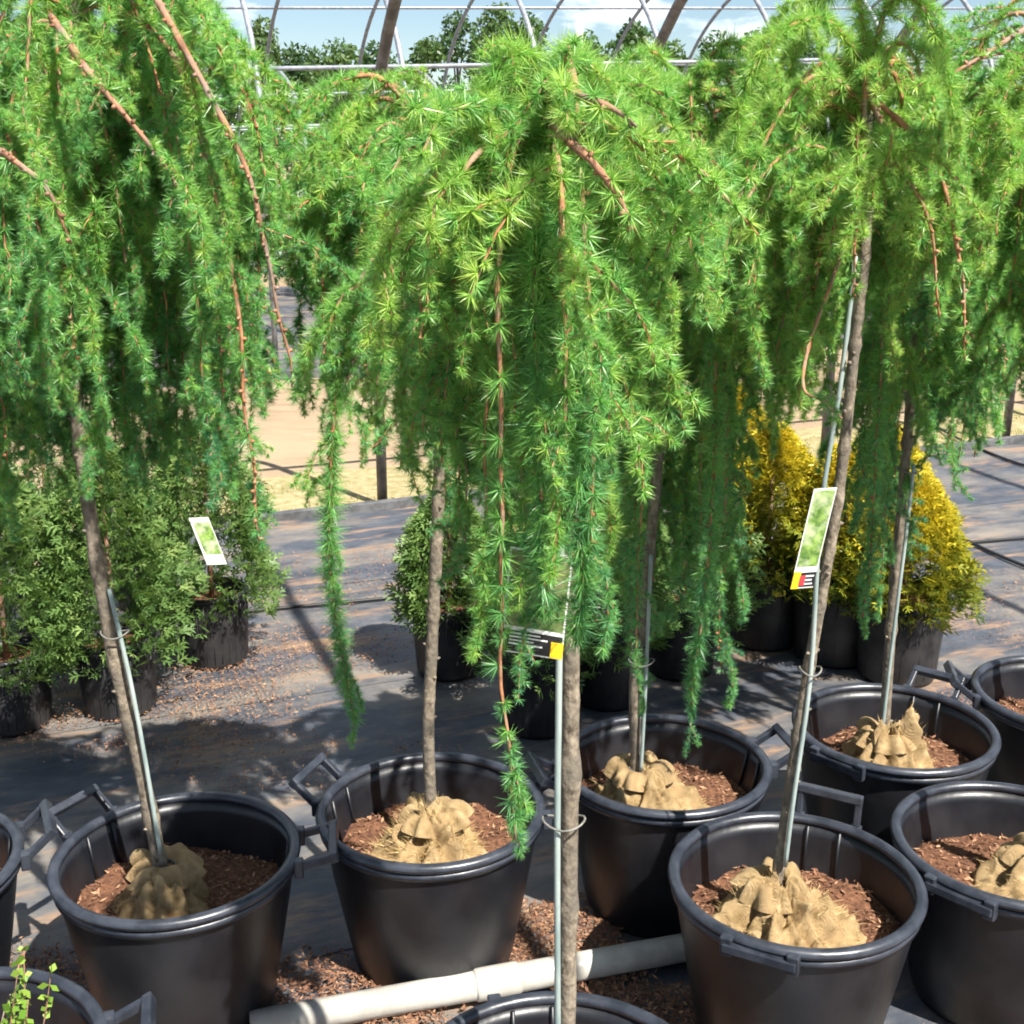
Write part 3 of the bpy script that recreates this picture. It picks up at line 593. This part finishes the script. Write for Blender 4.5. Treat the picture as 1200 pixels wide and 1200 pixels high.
TR['F'] = tree('F', 'weeping larch beyond the channelled tub, one bare limb pointing back', [(1217, 1000), (1224, 800), (1232, 600), (1240, 300), (1238, 30)], yF, .014, .010,
     [(1095, 160), (1130, 260), (1165, 330), (1200, 420), (1260, 450), (1330, 430)], 28, .24, .08, .50, .93, .0115, 23, ('crumple', .13, .085, -.02, -.03, 160), [
     ([(1238, 30, yF), (1195, 38, yF-.1), (1140, 72, yF-.15), (1080, 112, yF-.18)], .0075, .004, .3, 0, .4)], km=1.1, seed=7)
TR['G'] = tree('G', 'thin weeping larch whose dark streamer hangs over the open fabric', [(1285, 830), (1290, 600), (1285, 300), (1275, 120)], yG, .015, .010,
     [(1170, 470), (1200, 500), (1260, 480), (1340, 480)], 20, .24, .08, .40, .93, .0130, 20, None, [
     ([(1275, 120, yG), (1200, 200, yG-.1), (1182, 330, yG-.1), (1172, 490, yG-.1)], .0055, .0016, .9, 0, .7)], km=0.95, seed=8)
TR['H'] = tree('H', 'shaded weeping larch crowding in beside the tall leaning one', [(-80, 1030), (-90, 700), (-100, 400), (-95, 60)], yH, .017, .011,
     [(-170, 500), (-60, 600), (0, 560), (60, 520), (105, 420)], 26, .26, .09, .36, .93, .0115, 23, None, km=1.0, seed=9)

# ------------------------------------------------------------------ stakes
def stake(pts, r, label, tie=None):
    W = [Wy(*q) for q in pts]; root = empty('support_stake', tuple(W[0])); tag(root, label, 'stake', 'thin pale stakes tied to the larch trunks'); l0 = W[0]
    MB().tube(spline(W, 24)-l0, r, 10).build('rod', M['stake'], root)
    if tie:
        c = (Wy(*tie[0])+Wy(*tie[1]))/2-l0; a = np.linspace(0, 2*math.pi, 20); hx = np.linalg.norm(Wy(*tie[0])-Wy(*tie[1]))/2+tie[2]
        P = np.stack([c[0]+hx*np.cos(a), c[1]+tie[3]*np.sin(a), c[2]+.004*np.cos(a*2)], 1); MB().tube(P, .0016, 6, False).build('tie', M['tie'], root)
stake([(654, 1282, yJ-.02), (653, 1000, yJ-.02), (655, 800, yJ-.02), (657, 640, yJ-.02)], .0043, 'pale stake beside the grey trunk in front of the pipe', ((653, 962, yJ-.02), (668, 962, yJ), .0135, .0195))
stake([(188, 1000, yA-.02), (170, 890, yA-.02), (152, 795, yA-.02), (128, 690, yA-.01)], .0043, 'pale stake against the trunk in the flat burlap', ((140, 742, yA-.01), (129, 742, yA), .0135, .0195))
stake([(751, 905, yC-.02), (757, 790, yC-.02), (763, 650, yC-.02)], .0043, 'pale stake beside the slim trunk in the shaded tub', ((757, 775, yC-.02), (746, 775, yC), .0135, .0195))
stake([(920, 1015, yD-.02), (930, 935, yD-.02), (950, 790, yD-.01), (962, 600, yD-.01), (985, 450, yD), (1003, 300, yD)], .0043, 'pale stake along the leaning trunk with the photo card', ((951, 785, yD-.01), (948, 785, yD), .0135, .0195))
stake([(1034, 855, yE-.03), (1045, 760, yE-.03), (1060, 640, yE-.03), (1071, 545, yE-.03)], .0043, 'pale stake tied to the stem in front of golden shrubs', ((1070, 550, yE-.03), (1060, 550, yE), .0135, .0195))

# ------------------------------------------------------------------ tags
def card(name, tl, tr_, bl, y, label, bands, photo, dyb=0, curl=.0):
    """thin plastic card: corner pixels at distance y; bands: (v0, v1, u0, u1, material)"""
    A, B, C = Wy(*tl, y), Wy(*tr_, y+curl), Wy(*bl, y+dyb); root = empty(name, tuple(A)); tag(root, label, 'tag')
    ex, ey = B-A, C-A; nn = unit(np.cross(ex, ey)); nn = nn if nn[1] < 0 else -nn
    def plate(u0, u1, v0, v1, z0, z1): 
        P = [ex*u+ey*v+nn*z for z in (z0, z1) for u, v in ((u0, v0), (u1, v0), (u1, v1), (u0, v1))]
        return MB().add(P, [(0, 1, 2, 3), (7, 6, 5, 4), (0, 4, 5, 1), (1, 5, 6, 2), (2, 6, 7, 3), (3, 7, 4, 0)])
    plate(0, 1, 0, 1, 0, .0006).build('card_base', M['tagwhite'], root, False)
    nm = {'photo': 'printed_photo', 'tagblack': 'text_band', 'tagyellow': 'yellow_patch', 'tagred': 'red_patch', 'tagwhite': 'print_line'}
    for k, (u0, u1, v0, v1, m) in enumerate(bands):
        plate(u0, u1, v0, v1, .0006, .0010+.0003*k).build(nm.get(m, 'print_line'), photo if m == 'photo' else M[m], root, False)
    hole = ex*.5-ey*.03
    return root
lines = [(.12, .12+w_, .80+.033*i, .813+.033*i, 'tagwhite') for i, w_ in enumerate((.5, .62, .4, .55))]
card('plant_tag', (598, 640), (672, 652), (586, 762), yJ-.035, 'large hanging plant tag with dark text band and yellow corner', [(.03, .97, .02, .74, 'photo'), (0, .98, .78, .985, 'tagblack')]+lines+[(.80, 1.0, .84, .99, 'tagyellow')], M['tagdark'])
card('plant_tag', (954, 573), (981, 571), (926, 690), yD-.025, 'narrow photo card with red dot, yellow patch and black text band', [(.05, .96, .02, .78, 'photo'), (.25, 1, .84, .985, 'tagblack'), (.5, .92, .87, .885, 'tagwhite'), (.5, .85, .91, .925, 'tagwhite'), (.5, .9, .95, .962, 'tagwhite'), (0, .32, .83, 1.0, 'tagyellow'), (.30, .55, .87, .97, 'tagred')], M['taggreen'])

# ------------------------------------------------------------------ small pots and arborvitae
def npot(x, y, r, h, label, group):
    root = empty('nursery_pot', (x, y, .004)); tag(root, label, 'pot', group); r0 = r*.82
    MB().lathe(pot_wall_prof(1, h, r0, r), 40).build('pot_wall', M['npot'], root)
    MB().lathe([(r-.012+.008*math.cos(2*math.pi*k/10), h-.008+.008*math.sin(2*math.pi*k/10)) for k in range(11)], 40).build('rim', M['npot'], root)
    MB().lathe([(.001, h-.035), (r-.026, h-.04)], 30).build('soil', M['soil'], root)
    for k in range(22):
        a = 2*math.pi*k/22; MB  # vertical ribs
    rb = MB()
    for k in range(28):
        a = 2*math.pi*k/28; e = np.array([math.cos(a), math.sin(a), 0]); rb.tube([e*(r0+.003)+[0, 0, .02], e*(r-.008)+[0, 0, h-.03]], .0022, 4)
    rb.build('ribbing', M['npot'], root)
def arbor(x, y, z0, h, rad, m, label, group, n=1500, seed=0, gold=False):
    n = int(n*1.55); root = empty('arborvitae', (x, y, z0)); tag(root, label, 'shrub', group); rr = np.random.default_rng(seed)
    MB().tube([(0, 0, -.06), (.005, 0, h*.5), (0, .004, h*.9)], [.010, .007, .002], 7).build('stem', M['limb'], root)
    f = rr.random(n)**.85; a = rr.uniform(0, 2*math.pi, n)
    prof = np.interp(f, [0, .12, .4, .75, 1], [.92, 1.05, .95, .6, .08])*rad
    lob = np.array([1+.55*noise.noise(Vector((math.cos(q)*1.7+seed, math.sin(q)*1.7, ff*4))) for q, ff in zip(a, f)])
    rad_ = prof*lob*np.sqrt(rr.uniform(.35, 1.05, n)); P = np.stack([rad_*np.cos(a), rad_*np.sin(a), f*h-.05], 1)
    outd = unit(np.stack([np.cos(a), np.sin(a), rr.uniform(.2, 1.1, n)], 1)+rr.normal(0, .28, (n, 3)))
    pl = unit(np.cross(outd, rr.normal(0, 1, (n, 3)))); Vs = []; Ts = []
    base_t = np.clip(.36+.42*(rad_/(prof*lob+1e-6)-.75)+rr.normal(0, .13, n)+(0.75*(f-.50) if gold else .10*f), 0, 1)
    for (s, ang, ln, wd) in ((0, 0, .046, .0075), (.22, .75, .029, .0075), (.22, -.75, .029, .0075), (.6, .68, .022, .0065), (.6, -.68, .022, .0065)):
        d = outd*math.cos(ang)+pl*math.sin(ang); ln_ = ln*rr.uniform(.7, 1.25, n)[:, None]; b = P+outd*(.05*s); side = np.cross(d, np.cross(outd, pl)); side = unit(side)*wd
        mid = b+d*ln_*.55; tip = b+d*ln_+np.array([0, 0, -.003])
        Vs.append(np.stack([b-side*.25, mid-side*.5, tip, mid+side*.5], 1)); Ts.append(np.clip(base_t+rr.normal(0, .05, n), 0, 1))
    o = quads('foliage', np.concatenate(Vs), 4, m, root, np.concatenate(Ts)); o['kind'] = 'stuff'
GP, GS = 'small ribbed black nursery pots', 'green arborvitae shrubs in small pots'
def potted(px, py, r, hp, h, rad, gold, lp, lb, n=1500, seed=0):
    q = Wz(px, py); x, y = q[0], q[1]+r*.8
    npot(x, y, r, hp, lp, GP)
    arbor(x, y, hp-.03, h, rad, M['gold'] if gold else M['thuja'], lb, 'golden arborvitae shrubs in dark pots' if gold else GS, n, seed, gold)
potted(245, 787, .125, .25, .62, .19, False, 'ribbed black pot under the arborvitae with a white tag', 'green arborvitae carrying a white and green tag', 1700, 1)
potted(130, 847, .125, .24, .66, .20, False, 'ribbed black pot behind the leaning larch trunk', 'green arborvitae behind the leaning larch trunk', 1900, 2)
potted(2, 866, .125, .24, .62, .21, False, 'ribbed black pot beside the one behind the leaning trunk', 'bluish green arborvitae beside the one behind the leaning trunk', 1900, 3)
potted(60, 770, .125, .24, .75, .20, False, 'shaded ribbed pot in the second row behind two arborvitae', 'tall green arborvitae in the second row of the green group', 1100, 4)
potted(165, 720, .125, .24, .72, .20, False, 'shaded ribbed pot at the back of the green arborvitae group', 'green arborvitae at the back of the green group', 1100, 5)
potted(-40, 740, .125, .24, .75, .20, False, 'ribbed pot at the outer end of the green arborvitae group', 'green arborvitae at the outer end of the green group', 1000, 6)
potted(525, 800, .125, .24, .44, .135, False, 'ribbed black pot right behind the straw-burlap larch trunk', 'green arborvitae right behind the straw-burlap larch trunk', 1600, 7)
potted(632, 868, .13, .26, .50, .18, False, 'shaded pot behind the larch with the large dark tag', 'dark arborvitae behind the large dark tag', 1100, 8)
potted(715, 835, .13, .26, .55, .19, False, 'shaded pot behind the slim larch in the shaded tub', 'dark arborvitae behind the slim upright larch', 1500, 9)
potted(800, 800, .13, .26, .55, .19, False, 'shaded pot between slim larch and golden shrubs', 'dark arborvitae between slim larch and golden shrubs', 1500, 10)
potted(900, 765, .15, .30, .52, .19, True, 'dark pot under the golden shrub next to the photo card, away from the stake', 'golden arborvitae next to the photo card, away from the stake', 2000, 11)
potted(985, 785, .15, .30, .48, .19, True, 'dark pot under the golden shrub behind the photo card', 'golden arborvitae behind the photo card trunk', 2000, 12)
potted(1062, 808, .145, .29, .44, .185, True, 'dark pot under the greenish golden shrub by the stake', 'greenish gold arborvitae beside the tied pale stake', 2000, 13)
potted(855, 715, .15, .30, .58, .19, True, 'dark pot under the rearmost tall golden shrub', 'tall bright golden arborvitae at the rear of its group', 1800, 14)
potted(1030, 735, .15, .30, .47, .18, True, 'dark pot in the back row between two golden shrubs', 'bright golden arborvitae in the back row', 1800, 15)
card('plant_tag', (221, 607), (244, 606), (243, 662), Wz(245, 787)[1]-.10, 'white and green picture tag stuck in an arborvitae', [(.12, .97, .10, .78, 'photo')], M['taggreen'], -.02)

# ------------------------------------------------------------------ seedlings in the near left tub
xi, yi = POTS['I']
for k, (px, py, bx) in enumerate([(22, 1130, .06), (60, 1140, .10), (12, 1165, .05), (33, 1172, .08), (5, 1185, .03), (28, 1110, .09)]):
    tip = Wy(px, py, yi+.02*(k % 3)); b = np.array([xi+bx, yi+.03*(k % 2)-.02, .235]); root = empty('seedling', tuple(b))
    tag(root, 'thin pale green seedling growing in the tub at the picture corner' if False else 'thin pale green seedling growing in a black tub', 'seedling', 'seedlings in the corner tub')
    P = spline([b, (b+tip)/2+[.01, 0, .02], tip], 12)-b; MB().tube(P, np.linspace(.0016, .0009, 12), 5).build('stem', M['limb'], root)
    n = 26; ii = rng.integers(4, 12, n); B = P[ii]; d = unit(rng.normal(0, 1, (n, 3))+[0, 0, .3]); s_ = unit(np.cross(d, rng.normal(0, 1, (n, 3))))
    l = rng.uniform(.009, .020, n)[:, None]; V = np.stack([B, B+d*l*.5+s_*l*.4, B+d*l, B+d*l*.5-s_*l*.4], 1)
    o = quads('leaves', V, 4, M['weed'], root, rng.random(n)); o['kind'] = 'stuff'

# ------------------------------------------------------------------ far plants and trees
def bush(name, x, y, h, rad, m, label, cat, group, n=900, sz=.05, shape='round', trunk=False, seed=0, hue=.5):
    root = empty(name, (x, y, -.02)); tag(root, label, cat, group); rr = np.random.default_rng(seed+50)
    nc = 26; C = []
    for _ in range(nc):
        f = rr.uniform(.12, 1); a = rr.uniform(0, 6.28); pr = (math.sin(min(1, f*1.02)*math.pi*.88+.3) if shape == 'round' else (1.05-f))*rad
        q = pr*math.sqrt(rr.uniform(.1, 1)); C.append((q*math.cos(a), q*math.sin(a), f*h, rad*rr.uniform(.25, .42)))
    C = np.array(C); k = rr.integers(0, nc, n); d = unit(rr.normal(0, 1, (n, 3))); P = C[k, :3]+d*(C[k, 3]*np.cbrt(rr.uniform(.3, 1.1, n)))[:, None]
    P[:, 2] = np.maximum(P[:, 2], .03); u = unit(rr.normal(0, 1, (n, 3))); v = unit(np.cross(u, d+rr.normal(0, .4, (n, 3)))); s_ = sz*rr.uniform(.5, 1.3, n)[:, None]
    ht = hue+rr.normal(0, .12, nc)
    o = quads('foliage' if not trunk else 'crown', np.stack([P-u*s_, P+v*s_*.5, P+u*s_, P-v*s_*.5], 1), 4, m, root, np.clip(ht[k]+rr.normal(0, .12, n), 0, 1)); o['kind'] = 'stuff'
    mb = MB().tube([(0, 0, 0), (.02*h, 0, h*.45), (0, .01*h, h*.85)], [h*.022, h*.016, h*.005], 7)
    for c in C[:9]: mb.tube([(0, 0, max(.1*h, c[2]*.55)), tuple(c[:3]*[.6, .6, .85]), tuple(c[:3])], [h*.010, h*.006, h*.003], 5)
    mb.build('trunk' if trunk else 'stems', M['brownsteel'] if trunk else M['limb'], root)
far = [(238, 300, 1.2), (262, 300, 1.1), (285, 292, 1.3), (308, 285, 1.3), (330, 282, 1.2), (355, 288, 1.3), (205, 310, 1.2), (390, 285, 1.3), (430, 290, 1.2), (170, 300, 1.3)]
for k, (px, py, h) in enumerate(far):
    q = Wz(px, py); bush('far_shrub', q[0], q[1], h*rng.uniform(.85, 1.1), .55, M['shrub'], 'loose green nursery shrub beyond the sandy drive', 'shrub', 'nursery shrubs beyond the drive', 1100, .06, 'round', False, k, .55)
for k, (px, py, h) in enumerate([(290, 345, .75), (250, 360, .8), (345, 320, .7), (365, 345, .8), (1010, 330, .8), (1190, 380, .7)]):
    q = Wz(px, py); bush('far_shrub', q[0], q[1], h, .36, M['shrub'], 'low dark nursery shrub on the farther fabric', 'shrub', 'low shrubs on the farther fabric', 800, .045, 'round', False, 30+k, .3)
q = Wz(337, 292); bush('flower_clump', q[0], q[1], .42, .26, M['flower'], 'clump of yellow flowers in the far nursery rows', 'flowers', None, 500, .035, 'round', False, 91, .5)
q = Wz(268, 300); bush('flower_clump', q[0], q[1]+.5, .38, .22, M['flower'], 'small orange yellow flower patch behind the bare red limb', 'flowers', None, 400, .035, 'round', False, 92, .2)
for px, py, lb in ((327, 217, 'small white sign among far nursery shrubs'), (354, 226, 'pale sign board beside the far white sign')):
    q = Wy(px, py, 17.5); root = empty('row_sign', (q[0], q[1], 0)); tag(root, lb, 'sign')
    MB().tube([(0, .02, -.02), (0, .02, q[2]*.5), (0, .02, q[2]+.05)], .012, 6).build('post', M['galv'], root)
    MB().box((0, 0, q[2]), (.13, .012, .11)).build('board', M['white'], root, False)
for k, (px, pt, wd, kind) in enumerate([(262, 45, 45, 'r'), (312, 16, 34, 'c'), (350, 48, 48, 'r'), (400, 46, 52, 'r'), (440, 52, 44, 'r'), (500, 48, 40, 'r'), (535, 12, 44, 'r'), (585, 4, 48, 'r'), (618, 24, 50, 'r'), (688, 36, 36, 'r'), (738, 22, 40, 'r'), (785, 40, 44, 'r'), (830, 22, 40, 'r'), (880, 40, 46, 'r'), (940, 36, 50, 'r'), (1010, 30, 50, 'r'), (1100, 34, 60, 'r'), (200, 50, 50, 'r'), (130, 44, 60, 'r'), (40, 50, 60, 'r'), (1190, 30, 60, 'r')]):
    yy = 78+9*((k*7) % 5)/4; pt += 14; h = Wy(px, pt, yy)[2]; x = Wy(px, 100, yy)[0]
    bush('broadleaf_tree' if kind == 'r' else 'conifer_tree', x, yy, h, wd/FPX*yy*1.1, M['tree'], ('tall dark green tree standing highest in the far tree line' if k in (6, 7) else 'rounded paler green tree in the far tree line' if k % 2 else 'rounded dark green tree in the far tree line') if kind == 'r' else 'pointed lighter green conifer rising from the far tree line', 'tree', 'trees of the far tree line' if kind == 'r' else None, 4200, .19, 'round' if kind == 'r' else 'cone', True, 100+k, [.35, .5, .3, .6][k % 4] if kind == 'r' else .8)
